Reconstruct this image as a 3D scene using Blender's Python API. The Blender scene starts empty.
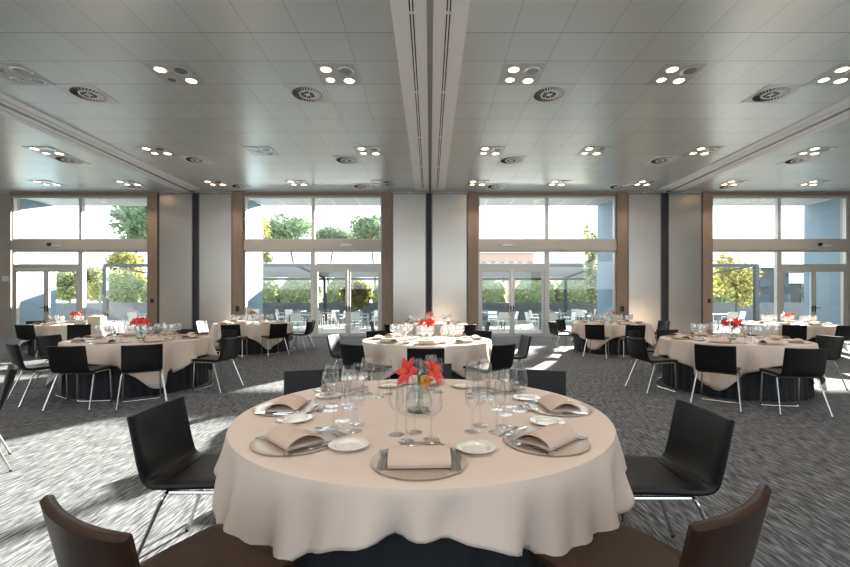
import bpy, bmesh, math, random
from mathutils import Vector, Matrix
random.seed(7)
PI = math.pi
sc = bpy.context.scene
col = sc.collection

# ------------------------------------------------------------------ camera
cam_d = bpy.data.cameras.new('camera')
cam = bpy.data.objects.new('camera', cam_d); col.objects.link(cam)
cam.location = (0, 0, 1.35); cam.rotation_euler = (PI/2, 0, 0)
cam_d.sensor_width = 36; cam_d.lens = 18
cam_d.shift_x = -5/850; cam_d.shift_y = 17.5/850
cam_d.clip_start = .05; cam_d.clip_end = 400
sc.camera = cam

# ------------------------------------------------------------------ sky, sun, exposure
w = bpy.data.worlds.new('sky'); sc.world = w; w.use_nodes = True
bg = w.node_tree.nodes['Background']
bg.inputs[0].default_value = (.80, .90, 1, 1)
bg.inputs[1].default_value = 3.2
sd = bpy.data.lights.new('sun', 'SUN'); sd.energy = 37; sd.angle = math.radians(.8); sd.color = (1, .93, .82)
sun = bpy.data.objects.new('sun', sd); col.objects.link(sun)
sun.rotation_euler = Vector((.5, 1, .33)).to_track_quat('Z', 'Y').to_euler()
SPOT_W = 85
sc.view_settings.view_transform = 'Standard'; sc.view_settings.look = 'None'
sc.view_settings.exposure = 0.44; sc.view_settings.gamma = 1
sc.view_settings.use_curve_mapping = False
sc.cycles.max_bounces = 10; sc.cycles.diffuse_bounces = 5; sc.cycles.glossy_bounces = 4
sc.cycles.transparent_max_bounces = 40; sc.cycles.transmission_bounces = 8
sc.cycles.caustics_reflective = False; sc.cycles.caustics_refractive = False
sc.cycles.sample_clamp_indirect = 6
sc.cycles.use_denoising = True

# ------------------------------------------------------------------ materials
def nt(name):
    m = bpy.data.materials.new(name); m.use_nodes = True
    t = m.node_tree; b = t.nodes['Principled BSDF']
    return m, t, b
def mat(name, c, rough=.5, metal=0, bump=0, bscale=40, var=0, vscale=3, coat=0, spec=None, emit=None, es=1, sheen=0, stretch=None):
    m, t, b = nt(name)
    b.inputs['Base Color'].default_value = (*c, 1); b.inputs['Roughness'].default_value = rough
    b.inputs['Metallic'].default_value = metal
    if coat: b.inputs['Coat Weight'].default_value = coat; b.inputs['Coat Roughness'].default_value = .25
    if spec is not None: b.inputs['Specular IOR Level'].default_value = spec
    if sheen: b.inputs['Sheen Weight'].default_value = sheen
    if emit: b.inputs['Emission Color'].default_value = (*emit, 1); b.inputs['Emission Strength'].default_value = es
    if var or bump:
        tc = t.nodes.new('ShaderNodeTexCoord'); mp = t.nodes.new('ShaderNodeMapping')
        t.links.new(tc.outputs['Object'], mp.inputs[0])
        if stretch: mp.inputs['Scale'].default_value = stretch
    if var:
        n = t.nodes.new('ShaderNodeTexNoise'); n.inputs['Scale'].default_value = vscale; n.inputs['Detail'].default_value = 4
        t.links.new(mp.outputs[0], n.inputs['Vector'])
        r = t.nodes.new('ShaderNodeValToRGB')
        r.color_ramp.elements[0].position = .3; r.color_ramp.elements[1].position = .7
        r.color_ramp.elements[0].color = (*[x*(1-var) for x in c], 1)
        r.color_ramp.elements[1].color = (*[min(1, x*(1+var)) for x in c], 1)
        t.links.new(n.outputs['Fac'], r.inputs[0]); t.links.new(r.outputs[0], b.inputs['Base Color'])
    if bump:
        n = t.nodes.new('ShaderNodeTexNoise'); n.inputs['Scale'].default_value = bscale; n.inputs['Detail'].default_value = 3
        t.links.new(mp.outputs[0], n.inputs['Vector'])
        bp = t.nodes.new('ShaderNodeBump'); bp.inputs['Strength'].default_value = bump; bp.inputs['Distance'].default_value = .01
        t.links.new(n.outputs['Fac'], bp.inputs['Height']); t.links.new(bp.outputs[0], b.inputs['Normal'])
    return m
def thin_glass(name, tint=(1, 1, 1), base=.06, gain=.8, rough=.0, power=3.0, sparkle_white=0):
    m = bpy.data.materials.new(name); m.use_nodes = True; t = m.node_tree; t.nodes.clear()
    o = t.nodes.new('ShaderNodeOutputMaterial'); mx = t.nodes.new('ShaderNodeMixShader')
    tr = t.nodes.new('ShaderNodeBsdfTransparent'); tr.inputs[0].default_value = (*tint, 1)
    g = t.nodes.new('ShaderNodeBsdfGlossy'); g.inputs['Roughness'].default_value = rough
    lw = t.nodes.new('ShaderNodeLayerWeight'); lw.inputs[0].default_value = .5
    p = t.nodes.new('ShaderNodeMath'); p.operation = 'POWER'; p.inputs[1].default_value = power
    a = t.nodes.new('ShaderNodeMath'); a.operation = 'MULTIPLY_ADD'; a.inputs[1].default_value = gain; a.inputs[2].default_value = base
    t.links.new(lw.outputs['Facing'], p.inputs[0]); t.links.new(p.outputs[0], a.inputs[0])
    t.links.new(a.outputs[0], mx.inputs[0]); t.links.new(tr.outputs[0], mx.inputs[1]); t.links.new(g.outputs[0], mx.inputs[2])
    if sparkle_white:
        gl = t.nodes.new('ShaderNodeBsdfDiffuse'); gl.inputs[0].default_value = (.9, .93, .95, 1)  # white diffuse share stands in for sparkle of window light
        m2 = t.nodes.new('ShaderNodeMixShader'); m2.inputs[0].default_value = sparkle_white
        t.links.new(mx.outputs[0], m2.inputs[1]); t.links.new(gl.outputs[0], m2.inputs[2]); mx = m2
    t.links.new(mx.outputs[0], o.inputs[0])
    return m

def carpet_mat():
    m, t, b = nt('carpet_strokes')
    tc = t.nodes.new('ShaderNodeTexCoord')
    def noise(scale, sx, sy, det, rot=0):
        mp = t.nodes.new('ShaderNodeMapping'); mp.inputs['Scale'].default_value = (sx, sy, 1); mp.inputs['Rotation'].default_value = (0, 0, rot)
        t.links.new(tc.outputs['Object'], mp.inputs[0])
        n = t.nodes.new('ShaderNodeTexNoise'); n.inputs['Scale'].default_value = scale; n.inputs['Detail'].default_value = det
        n.inputs['Distortion'].default_value = .25
        t.links.new(mp.outputs[0], n.inputs['Vector']); return n
    n1 = noise(22, 3.0, .30, 5, .10); n2 = noise(50, 2.6, .22, 3, -.12); n3 = noise(.5, 1, 1, 2)
    mx = t.nodes.new('ShaderNodeMix'); mx.data_type = 'FLOAT'; mx.inputs[0].default_value = .45
    t.links.new(n1.outputs['Fac'], mx.inputs[2]); t.links.new(n2.outputs['Fac'], mx.inputs[3])
    r = t.nodes.new('ShaderNodeValToRGB'); cr = r.color_ramp
    cr.elements[0].position = .36; cr.elements[0].color = (.026, .028, .031, 1)
    cr.elements[1].position = .64; cr.elements[1].color = (.31, .33, .35, 1)
    e = cr.elements.new(.46); e.color = (.088, .094, .103, 1)
    e = cr.elements.new(.54); e.color = (.165, .175, .19, 1)
    t.links.new(mx.outputs[0], r.inputs[0]); t.links.new(r.outputs[0], b.inputs['Base Color'])
    b.inputs['Roughness'].default_value = .95; b.inputs['Specular IOR Level'].default_value = .15
    bp = t.nodes.new('ShaderNodeBump'); bp.inputs['Strength'].default_value = .5; bp.inputs['Distance'].default_value = .006
    t.links.new(mx.outputs[0], bp.inputs['Height']); t.links.new(bp.outputs[0], b.inputs['Normal'])
    return m

def grid_mat(name, c, line, x0, dx, y0, dy, lw, rough, metal, stagger=False, var=.05, planes='XY', fine=False):
    """panels with thin joints"""
    m, t, b = nt(name)
    tc = t.nodes.new('ShaderNodeTexCoord'); sp = t.nodes.new('ShaderNodeSeparateXYZ')
    t.links.new(tc.outputs['Object'], sp.inputs[0])
    def M(op, a, bb=None, c3=None):
        n = t.nodes.new('ShaderNodeMath'); n.operation = op
        for i, v in enumerate((a, bb, c3)):
            if v is None: continue
            if isinstance(v, (int, float)): n.inputs[i].default_value = v
            else: t.links.new(v, n.inputs[i])
        return n.outputs[0]
    ax = {'X': 0, 'Y': 1, 'Z': 2}
    X, Y = sp.outputs[ax[planes[0]]], sp.outputs[ax[planes[1]]]
    if planes[0] == 'X' and name == 'ceiling_panels': X = M('ABSOLUTE', X)
    fx = M('FRACT', M('DIVIDE', M('SUBTRACT', X, x0), dx)); fy = M('FRACT', M('DIVIDE', M('SUBTRACT', Y, y0), dy))
    lx = M('LESS_THAN', fx, lw/dx*(.5 if name == 'ceiling_panels' else 1)); ly = M('LESS_THAN', fy, lw/dy)
    ln = M('MAXIMUM', lx, ly)
    ix = M('FLOOR', M('DIVIDE', M('SUBTRACT', X, x0), dx)); iy = M('FLOOR', M('DIVIDE', M('SUBTRACT', Y, y0), dy))
    cb = t.nodes.new('ShaderNodeCombineXYZ'); t.links.new(ix, cb.inputs[0]); t.links.new(iy, cb.inputs[1])
    wn = t.nodes.new('ShaderNodeTexWhiteNoise'); wn.noise_dimensions = '3D'; t.links.new(cb.outputs[0], wn.inputs['Vector'])
    mr = t.nodes.new('ShaderNodeMapRange'); mr.inputs['To Min'].default_value = 1-var; mr.inputs['To Max'].default_value = 1+var
    t.links.new(wn.outputs['Value'], mr.inputs[0])
    vm = t.nodes.new('ShaderNodeVectorMath'); vm.operation = 'SCALE'; vm.inputs[0].default_value = c
    t.links.new(mr.outputs[0], vm.inputs['Scale'])
    mx = t.nodes.new('ShaderNodeMix'); mx.data_type = 'RGBA'
    t.links.new(ln, mx.inputs[0]); t.links.new(vm.outputs[0], mx.inputs[6]); mx.inputs[7].default_value = (*line, 1)
    t.links.new(mx.outputs[2], b.inputs['Base Color'])
    b.inputs['Roughness'].default_value = rough; b.inputs['Metallic'].default_value = metal
    return m

def leaf_mat(name, c1, c2):
    m = bpy.data.materials.new(name); m.use_nodes = True; t = m.node_tree; t.nodes.clear()
    o = t.nodes.new('ShaderNodeOutputMaterial'); mx = t.nodes.new('ShaderNodeMixShader'); mx.inputs[0].default_value = .6
    d = t.nodes.new('ShaderNodeBsdfDiffuse'); tl = t.nodes.new('ShaderNodeBsdfTranslucent')
    gi = t.nodes.new('ShaderNodeNewGeometry'); r = t.nodes.new('ShaderNodeValToRGB')
    r.color_ramp.elements[0].color = (*c1, 1); r.color_ramp.elements[1].color = (*c2, 1)
    t.links.new(gi.outputs['Random Per Island'], r.inputs[0])
    for s in (d, tl): t.links.new(r.outputs[0], s.inputs[0])
    t.links.new(d.outputs[0], mx.inputs[1]); t.links.new(tl.outputs[0], mx.inputs[2]); t.links.new(mx.outputs[0], o.inputs[0])
    return m

M = {}
M['carpet'] = carpet_mat()
M['ceiling'] = grid_mat('ceiling_panels', (.71, .75, .745), (.30, .30, .30), .54, .735, .35, .767, .012, .32, .35, var=.03)
M['strip'] = mat('white_ceiling_strip', (.97, .97, .97), .5, 0)
M['dark'] = mat('dark_recess', (.02, .02, .022), .6)
M['track'] = mat('grey_track', (.30, .31, .33), .4, .5)
M['wall'] = mat('beige_wall', (.42, .37, .31), .6, var=.04, vscale=2)
M['sidewall'] = mat('pale_wall', (.55, .52, .48), .7)
M['steel'] = mat('brushed_steel', (.50, .455, .40), .30, .92, bump=.05, bscale=20, stretch=(60, 60, 1), var=.04, vscale=4)
M['steeledge'] = mat('steel_edge', (.25, .25, .25), .4, .6)
M['wood'] = mat('light_walnut', (.26, .185, .135), .5, var=.18, vscale=9, stretch=(9, 9, .6))
M['alu'] = mat('beige_aluminium', (.52, .47, .41), .45, .2)
M['alulight'] = mat('grey_aluminium', (.55, .54, .51), .4, .3)
M['pane'] = thin_glass('window_glass', (.97, .985, .98), .03, .5, 0, 5)
M['black'] = mat('black_leather', (.009, .009, .010), .40, bump=.08, bscale=160, spec=.22)
M['brown'] = mat('dark_brown_leather', (.034, .015, .008), .36, bump=.08, bscale=160, spec=.3)
M['chrome'] = mat('satin_chrome', (.62, .61, .60), .22, 1)
M['cloth'] = mat('peach_cloth', (.72, .60, .515), .62, bump=.6, bscale=4.5, sheen=.1)
M['napkin'] = mat('napkin_linen', (.64, .51, .42), .8, bump=.1, bscale=200)
M['skirt'] = mat('navy_skirt', (.006, .007, .011), .75, sheen=.1)
M['tabletop'] = mat('plywood', (.35, .25, .16), .6)
M['charger'] = mat('charger_plate', (.48, .38, .31), .3, .1, coat=.4)
M['china'] = mat('white_china', (.80, .76, .70), .15, coat=.5)
M['cutlery'] = mat('polished_cutlery', (.70, .69, .68), .14, 1)
M['glass'] = thin_glass('wine_glass', (.985, .99, .99), .05, 1.0, 0, 2.4, .025)
M['glassfar'] = thin_glass('small_wine_glass', (.98, .99, .99), .16, 1.0, .06, 1.7, .16)  # white diffuse and raised reflection paint window sparkle into far glasses
M['vase'] = thin_glass('vase_glass', (.97, .985, .98), .07, .7, .02, 2.4)
M['greenglass'] = thin_glass('green_vase_base', (.35, .62, .50), .10, .6, .02, 2.4)
M['petal'] = mat('red_petal', (.78, .03, .03), .45, sheen=.2)
M['petalpink'] = mat('coral_petal', (.85, .17, .10), .5)
M['throat'] = mat('orange_throat', (.75, .30, .06), .5)
M['stem'] = mat('green_stem', (.16, .24, .06), .5)
M['bulb'] = mat('lit_lamp', (1, .9, .7), .5, emit=(1, .70, .40), es=7)
M['lampring'] = mat('lamp_ring', (.65, .65, .64), .3, .6)
M['lampglass'] = mat('unlit_lamp', (.33, .34, .34), .2, .4)
M['plate'] = mat('lamp_plate', (.56, .58, .58), .4, .3)
M['vent'] = mat('vent_white', (.88, .88, .87), .45)
M['white'] = mat('white_plastic', (.75, .74, .72), .5)
M['facade'] = grid_mat('stone_facade', (.17, .245, .30), (.12, .17, .21), 0, .9, 0, 1.2, .015, .6, 0, var=.05, planes='YZ')
M['soffit'] = grid_mat('soffit_panels', (.50, .52, .53), (.85, .85, .82), .2, 1.05, 15, 5, .035, .6, 0)
M['paver'] = grid_mat('terrace_pavers', (.24, .235, .22), (.15, .15, .14), 0, .6, 0, .6, .012, .8, 0, var=.08)
M['ground'] = mat('earth_ground', (.16, .17, .10), .95, var=.3, vscale=.3)
M['parapet'] = mat('grey_parapet', (.13, .135, .14), .8, var=.15)
M['steeldark'] = mat('dark_pergola_steel', (.05, .055, .06), .5, .3)
M['awning'] = mat('grey_awning', (.62, .62, .61), .8)
M['patio'] = mat('white_patio', (.72, .72, .70), .5)
M['patiodark'] = mat('grey_patio', (.14, .17, .20), .5)
M['leafA'] = leaf_mat('hedge_leaves', (.20, .23, .12), (.50, .52, .31))
M['leafB'] = leaf_mat('pine_needles', (.13, .19, .12), (.31, .39, .25))
M['leafC'] = leaf_mat('yellow_leaves', (.20, .22, .07), (.48, .43, .17))
M['hedgecore'] = mat('hedge_core', (.15, .18, .09), .95, var=.4, vscale=4)
M['bark'] = mat('bark', (.16, .11, .08), .9, bump=.4, bscale=8, var=.2)
M['brick'] = mat('far_brick', (.45, .30, .25), .8, var=.1)
M['farwhite'] = mat('far_render', (.62, .60, .57), .8)
M['fargrey'] = mat('far_grey', (.07, .075, .08), .6)
M['farglass'] = mat('far_glass', (.10, .13, .16), .15)
M['cream'] = mat('cream_card', (.75, .66, .48), .7)

# ------------------------------------------------------------------ mesh helpers
def link(name, bm, m, parent=None, smooth=True, loc=None, rotz=0):
    me = bpy.data.meshes.new(name)
    bmesh.ops.recalc_face_normals(bm, faces=bm.faces)
    bm.to_mesh(me); bm.free()
    ms = m if isinstance(m, (list, tuple)) else [m]
    for k in ms: me.materials.append(k)
    if smooth:
        me.shade_smooth()
        try: me.set_sharp_from_angle(angle=math.radians(38))
        except Exception: pass
    o = bpy.data.objects.new(name, me); col.objects.link(o)
    if parent is not None: o.parent = parent
    if loc is not None: o.location = loc
    o.rotation_euler = (0, 0, rotz)
    return o
def tag(o, label=None, cat=None, group=None, kind=None):
    if label: o['label'] = label
    if cat: o['category'] = cat
    if group: o['group'] = group
    if kind: o['kind'] = kind
    return o
def empty(name, loc=(0, 0, 0), rz=0):
    o = bpy.data.objects.new(name, None); col.objects.link(o); o.empty_display_size = .1
    o.location = loc; o.rotation_euler = (0, 0, rz); return o
def copy_tree(o, parent=None):
    c = o.copy(); col.objects.link(c); c.parent = parent
    for ch in list(o.children): copy_tree(ch, c)
    return c
def box(bm, x0, x1, y0, y1, z0, z1, bev=0, mi=0):
    vs = [bm.verts.new(p) for p in ((x0,y0,z0),(x1,y0,z0),(x1,y1,z0),(x0,y1,z0),(x0,y0,z1),(x1,y0,z1),(x1,y1,z1),(x0,y1,z1))]
    fs = [bm.faces.new([vs[i] for i in f]) for f in ((0,3,2,1),(4,5,6,7),(0,1,5,4),(1,2,6,5),(2,3,7,6),(3,0,4,7))]
    for f in fs: f.material_index = mi
    if bev:
        es = set(e for f in fs for e in f.edges)
        bmesh.ops.bevel(bm, geom=list(es), offset=bev, segments=2, affect='EDGES', profile=.5)
def bx(*a, **k):
    bm = bmesh.new(); box(bm, *a, **k); return bm
def rings(bm, rs, closed=True, cap0=True, cap1=True, mi=0):
    """rs: list of lists of points"""
    vv = [[bm.verts.new(p) for p in r] for r in rs]
    n = len(vv[0])
    for a, b in zip(vv, vv[1:]):
        for i in range(n if closed else n-1):
            j = (i+1) % n
            f = bm.faces.new((a[i], a[j], b[j], b[i])); f.material_index = mi
    if cap0: bm.faces.new(list(reversed(vv[0]))).material_index = mi
    if cap1: bm.faces.new(vv[-1]).material_index = mi
def lathe(bm, prof, n=24, c=(0, 0, 0), mi=0, cap0=False, cap1=False):
    rs = [[(c[0]+r*math.cos(2*PI*i/n), c[1]+r*math.sin(2*PI*i/n), c[2]+z) for i in range(n)] for r, z in prof]
    rings(bm, rs, cap0=cap0, cap1=cap1, mi=mi)
def lathe_bm(prof, n=24, **k):
    bm = bmesh.new(); lathe(bm, prof, n, **k); return bm
def fillet(pts, r, k=5):
    pts = [Vector(p) for p in pts]; out = [pts[0]]
    for a, b, c in zip(pts, pts[1:], pts[2:]):
        d1 = (a-b); d2 = (c-b); rr = min(r, d1.length*.45, d2.length*.45)
        p = b + d1.normalized()*rr; q = b + d2.normalized()*rr
        for i in range(k+1):
            s = i/k; out.append(p*(1-s)**2 + b*2*s*(1-s) + q*s*s)
    out.append(pts[-1]); return out
def tube(bm, pts, r, n=8, mi=0, taper=None):
    pts = [Vector(p) for p in pts]; rs = []
    t0 = (pts[1]-pts[0]).normalized(); up = Vector((0, 0, 1)) if abs(t0.z) < .9 else Vector((1, 0, 0))
    u = t0.cross(up).normalized()
    for i, p in enumerate(pts):
        t = (pts[min(i+1, len(pts)-1)] - pts[max(i-1, 0)]).normalized()
        u = (u - t*u.dot(t)).normalized(); v = t.cross(u)
        rr = r if taper is None else r*(1+(taper-1)*i/(len(pts)-1))
        rs.append([p + u*rr*math.cos(2*PI*k/n) + v*rr*math.sin(2*PI*k/n) for k in range(n)])
    rings(bm, rs, mi=mi)
def tube_bm(*a, **k):
    bm = bmesh.new(); tube(bm, *a, **k); return bm

# ================================================================== SETTING
S = dict(kind='structure')
tag(link('floor', bx(-19.5, 19.5, -6, 16.1, -.1, 0), M['carpet'], smooth=False), **S)
CZ = 5.45
tag(link('ceiling', bx(-19.5, 19.5, -6, 16.1, CZ, CZ+.1), M['ceiling'], smooth=False), **S)
# side walls, unseen rear wall with openings added to let sky light in
tag(link('wall_left', bx(-19.6, -19.4, -6, 16, 0, CZ), M['sidewall'], smooth=False), **S)
tag(link('wall_right', bx(19.4, 19.6, -6, 16, 0, CZ), M['sidewall'], smooth=False), **S)
bm = bmesh.new()
box(bm, -19.5, 19.5, -6.3, -6, 4.9, CZ); box(bm, -19.5, 19.5, -6.3, -6, 0, 2.4)
for x in (-19.2, -9.6, 0, 9.6, 19.2): box(bm, x-.5, x+.5, -6.28, -6.02, 2.4, 4.9)
tag(link('wall_rear', bm, M['sidewall'], smooth=False), **S)
# window wall
WY = 16.0
bm = bmesh.new()
for x0, x1 in ((-1.45, 1.45), (7.38, 10.18), (-10.18, -7.38), (-19.5, -15.78), (15.78, 19.5)):
    box(bm, x0, x1, WY, WY+.35, 0, CZ)
tag(link('wall_front', bm, M['wall'], smooth=False), **S)
tag(link('trim_1', bx(-19.4, 19.4, WY-.06, WY+.02, 5.40, CZ-.002), M['alulight'], smooth=False), **S)
# ceiling service strips
def strip(cx, hw, name, y1=15.6):
    root = empty(name, (cx, 0, 0)); tag(root, **S)
    for s in (-1, 1):
        a, b = sorted((s*.045, s*(hw))); z = CZ-.03
        bm = bmesh.new()
        sl = (hw*.42, hw*.62)
        segs = [(.045, sl[0]), (sl[0]+.02, sl[0]+.045), (sl[0]+.065, hw)]
        for p, q in segs:
            x0, x1 = sorted((s*p, s*q)); box(bm, x0, x1, -5.9, y1, z, CZ-.001)
        for k in range(9):
            y = -5.5 + k*2.3
            if y < y1-.2:
                x0, x1 = sorted((s*(sl[0]), s*(sl[0]+.065))); box(bm, x0, x1, y, y+.03, z+.002, CZ-.001)
        link('strip_panel', bm, M['strip'], root, smooth=False)
        x0, x1 = sorted((s*(sl[0]+.0), s*(sl[0]+.065)))
        link('air_slot', bx(x0, x1, -5.9, y1-.3, CZ-.008, CZ-.001), M['dark'], root, smooth=False)
    link('rail', bx(-.045, .045, -5.9, 15.9, CZ-.045, CZ-.001), M['track'], root, smooth=False)
strip(0, .545, 'trim_2'); strip(-8.87, .47, 'trim_3'); strip(8.87, .47, 'trim_4')
# outside ground
tag(link('ground', bx(-70, 70, 31.6, 140, -.4, -.3), M['ground'], smooth=False), **S)
tag(link('terrace_floor', bx(-30, 30, 16.1, 31.6, -.12, -.02), M['paver'], smooth=False), **S)
# soffit and wing walls
tag(link('outer_soffit', bx(-25, 25, 16.1, 18.2, 5.42, 5.7), M['soffit'], smooth=False), **S)
for i, (x0, x1) in enumerate(((-10.4, -7.2), (7.2, 10.4), (-1.5, 1.5), (-19.5, -16.1), (16.1, 19.5))):
    tag(link('pier_wall', bx(x0, x1, 16.36, 18.3, 0, 5.9), M['facade'], smooth=False), **S)

# windows and doors
def window(n, xa, xb, door_left, wood_l=True, wood_r=True, outer=None):
    """xa<xb : inner glazing limits; door_left: door pair in the left half"""
    xm = (xa+xb)/2
    root = empty('window_%d' % n, (0, 0, 0)); tag(root, **S)
    y0, y1 = WY-.02, WY+.12
    fm = M['alu']
    # wood jambs + header
    jm = bmesh.new()
    if wood_l: box(jm, xa-.38, xa, WY-.14, WY+.30, 0, 5.42)
    if wood_r: box(jm, xb, xb+.38, WY-.14, WY+.30, 0, 5.42)
    box(jm, xa, xb, WY-.10, WY+.28, 5.30, 5.42)
    link('wood_frame', jm, M['wood'], root, smooth=False)
    link('transom', bx(xa, xb, y0-.05, y1, 3.26, 3.63), fm, root, smooth=False)
    bm = bmesh.new()
    box(bm, xa, xb, y0, y1, 5.22, 5.30); box(bm, xa, xb, y0, y1, 3.63, 3.69); box(bm, xa, xb, y0, y1, 3.20, 3.26)
    for x in (xa, xb-.07): box(bm, x, x+.07, y0+.002, y1-.002, 0, 5.28)
    link('metal_frame', bm, M['alulight'], root, smooth=False)
    link('mullion', bx(xm-.06, xm+.06, y0-.004, y1+.004, 3.66, 5.24), M['alulight'], root, smooth=False)
    link('mullion', bx(xm-.09, xm+.09, y0-.004, y1+.004, 0, 3.24), M['alulight'], root, smooth=False)
    if door_left: fa, fb, da, db = xm+.09, xb-.07, xa+.07, xm-.09
    else: fa, fb, da, db = xa+.07, xm-.09, xm+.09, xb-.07
    link('mullion', bx(da, db, y0+.001, y1-.001, 2.56, 2.74), M['alulight'], root, smooth=False)
    link('window_sill', bx(fa, fb, y0+.001, y1-.001, 0, .16), M['alulight'], root, smooth=False)
    yg = WY+.05
    link('glass_pane', bx(xa+.07, xm-.06, yg, yg+.012, 3.69, 5.22), M['pane'], root, smooth=False)
    link('glass_pane', bx(xm+.06, xb-.07, yg, yg+.012, 3.69, 5.22), M['pane'], root, smooth=False)
    link('glass_pane', bx(fa, fb, yg, yg+.012, .16, 3.20), M['pane'], root, smooth=False)
    link('glass_pane', bx(da, db, yg, yg+.012, 2.74, 3.20), M['pane'], root, smooth=False)
    dm = (da+db)/2
    for k, (p, q, hs) in enumerate(((da, dm, -1), (dm, db, 1))):
        d = empty('door_%d' % (2*n-1+k), (0, 0, 0)); tag(d, **S)
        p += .008; q -= .008
        bm = bmesh.new(); t = .085
        box(bm, p, p+t, WY-.01, WY+.07, .01, 2.55); box(bm, q-t, q, WY-.01, WY+.07, .01, 2.55)
        box(bm, p+t, q-t, WY-.01, WY+.07, .01, .14); box(bm, p+t, q-t, WY-.01, WY+.07, 2.45, 2.55)
        link('door_frame', bm, M['alulight'], d, smooth=False)
        link('glass_pane', bx(p+t, q-t, WY+.03, WY+.04, .14, 2.45), M['pane'], d, smooth=False)
        hx = q-.04 if hs < 0 else p+.04
        bm = bmesh.new(); box(bm, hx-.022, hx+.022, WY-.03, WY-.01, .95, 1.18, bev=.005)
        tube(bm, fillet([(hx, WY-.03, 1.1), (hx, WY-.085, 1.1), (hx-hs*-.13, WY-.085, 1.1)], .02), .011)
        link('door_handle', bm, M['dark'], d)
    return root
window(1, -15.72, -10.56, True, wood_l=False)
window(2, -7.0, -1.80, False)
window(3, 1.80, 7.0, True)
window(4, 10.56, 15.72, False, wood_r=False)

# movable steel partition panels parked beside the tracks
def panel(x0, x1, label):
    r = empty('partition_panel', ((x0+x1)/2, WY-.12, 0)); w2 = (x1-x0)/2
    tag(r, label, 'partition panel', 'brushed steel partition panels between the windows')
    link('panel_face', bx(-w2+.03, w2-.03, -.012, .07, .05, 5.34, bev=.004), M['steel'], r, smooth=False)
    bm = bmesh.new()
    for s in (-1, 1):
        a, b = sorted((s*w2, s*(w2-.03))); box(bm, a, b, -.02, .09, .02, 5.36)
    box(bm, -w2+.03, w2-.03, -.02, .09, 5.34, 5.365); box(bm, -w2+.03, w2-.03, -.02, .09, .02, .05)
    link('edge_frame', bm, M['steeledge'], r, smooth=False)
    bm = bmesh.new(); box(bm, -.06, .06, -.01, .05, 5.365, 5.402)
    link('top_hanger', bm, M['white'], r, smooth=False)
panel(-10.12, -8.87, 'brushed steel partition panel right of the far-left window')
panel(-8.63, -7.40, 'brushed steel partition panel left of the second window')
panel(-1.40, -.14, 'brushed steel partition panel left of the central dark gap')
panel(.06, 1.39, 'brushed steel partition panel right of the central dark gap')
panel(7.40, 8.63, 'brushed steel partition panel right of the third window')
panel(8.90, 10.14, 'brushed steel partition panel left of the far-right window')
for i, (x0, x1) in enumerate(((-.13, .05), (-8.86, -8.64), (8.64, 8.89))):
    tag(link('trim_%d' % (5+i), bx(x0, x1, WY-.10, WY, 0, 5.39), M['dark'], smooth=False), **S)  # dark fill painting the shade in the gaps between panels

# small fittings on the wall
def fitting(name, x0, x1, y0, z0, z1, m, label, cat, d=.03):
    o = link(name, bx(0, x1-x0, -d, 0, 0, z1-z0, bev=.004), m, loc=(x0, y0, z0)); tag(o, label, cat); return o
fitting('wall_switch', -7.24, -7.12, WY-.14, .96, 1.16, M['dark'], 'small dark switch plate on the wood jamb left of the second window', 'switch')
fitting('wall_switch', 7.12, 7.24, WY-.14, .96, 1.16, M['dark'], 'small dark switch plate on the wood jamb right of the third window', 'switch')
fitting('wall_switch', -10.42, -10.32, WY-.14, 1.28, 1.44, M['dark'], 'small dark switch plate on the wood jamb right of the far-left window', 'switch')
fitting('wall_switch', 10.36, 10.46, WY-.14, 1.28, 1.44, M['dark'], 'small dark switch plate on the wood jamb left of the far-right window', 'switch')
fitting('wall_thermostat', -16.1, -15.85, WY-.0, 2.08, 2.28, M['white'], 'white control box on the beige wall at the far left', 'thermostat')
fitting('exit_sign', -3.34, -2.94, WY-.07, 3.40, 3.50, M['white'], 'slim white emergency light on the window beam left of centre', 'emergency light')
fitting('exit_sign', 2.72, 3.10, WY-.07, 3.40, 3.48, M['white'], 'slim white emergency light on the window beam right of centre', 'emergency light')
for x, lab in ((-14.25, 'white arm with dark sensor head on the far-left window beam'), (14.6, 'white arm with dark sensor head on the far-right window beam')):
    r = empty('motion_sensor', (x, WY-.07, 3.43)); tag(r, lab, 'sensor')
    link('sensor_head', bx(-.06, .06, -.08, 0, -.02, .10, bev=.02), M['dark'], r)
    link('mount_arm', bx(.06, .42, -.03, 0, -.03, .015, bev=.005), M['white'], r)

# ================================================================== CEILING FITTINGS
NUM = {1: 'nearest', 2: 'first', 3: 'second', 4: 'third'}
def lamp_cluster(x, y, lit, label):
    r = empty('recessed_light', (x, y, CZ)); tag(r, label, 'ceiling light', 'square ceiling light clusters')
    link('mount_plate', bx(-.36, .36, -.36, .36, -.008, -.001), M['plate'], r, smooth=False)
    big = link('lamp_ring', lathe_bm([(.10, -.009), (.13, -.02), (.165, -.022), (.172, -.009)], 28), M['lampring'], r)
    big.location = (.17, -.14, 0)
    link('lens', lathe_bm([(.0005, -.012), (.13, -.012)], 28), M['lampglass'], big)
    for k, (dx, dy, rr) in enumerate(((-.17, -.19, .105), (-.17, .16, .09), (.17, .19, .105))):
        on = (k in lit)
        l = link('lamp_ring', lathe_bm([(rr-.02, -.009), (rr-.012, -.018), (rr+.012, -.02), (rr+.02, -.009)], 24), M['lampring'], r); l.location = (dx, dy, 0)
        link('lens', lathe_bm([(.0005, -.016), (rr-.014, -.0155)], 20), M['bulb'] if on else M['lampglass'], l)
    if lit:
        d = bpy.data.lights.new('downlight', 'SPOT'); d.energy = SPOT_W*len(lit)/3; d.spot_size = math.radians(130); d.spot_blend = .6
        d.color = (1, .84, .68); d.shadow_soft_size = .12
        o = bpy.data.objects.new('downlight', d); col.objects.link(o); o.location = (x, y, CZ-.06)
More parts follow.
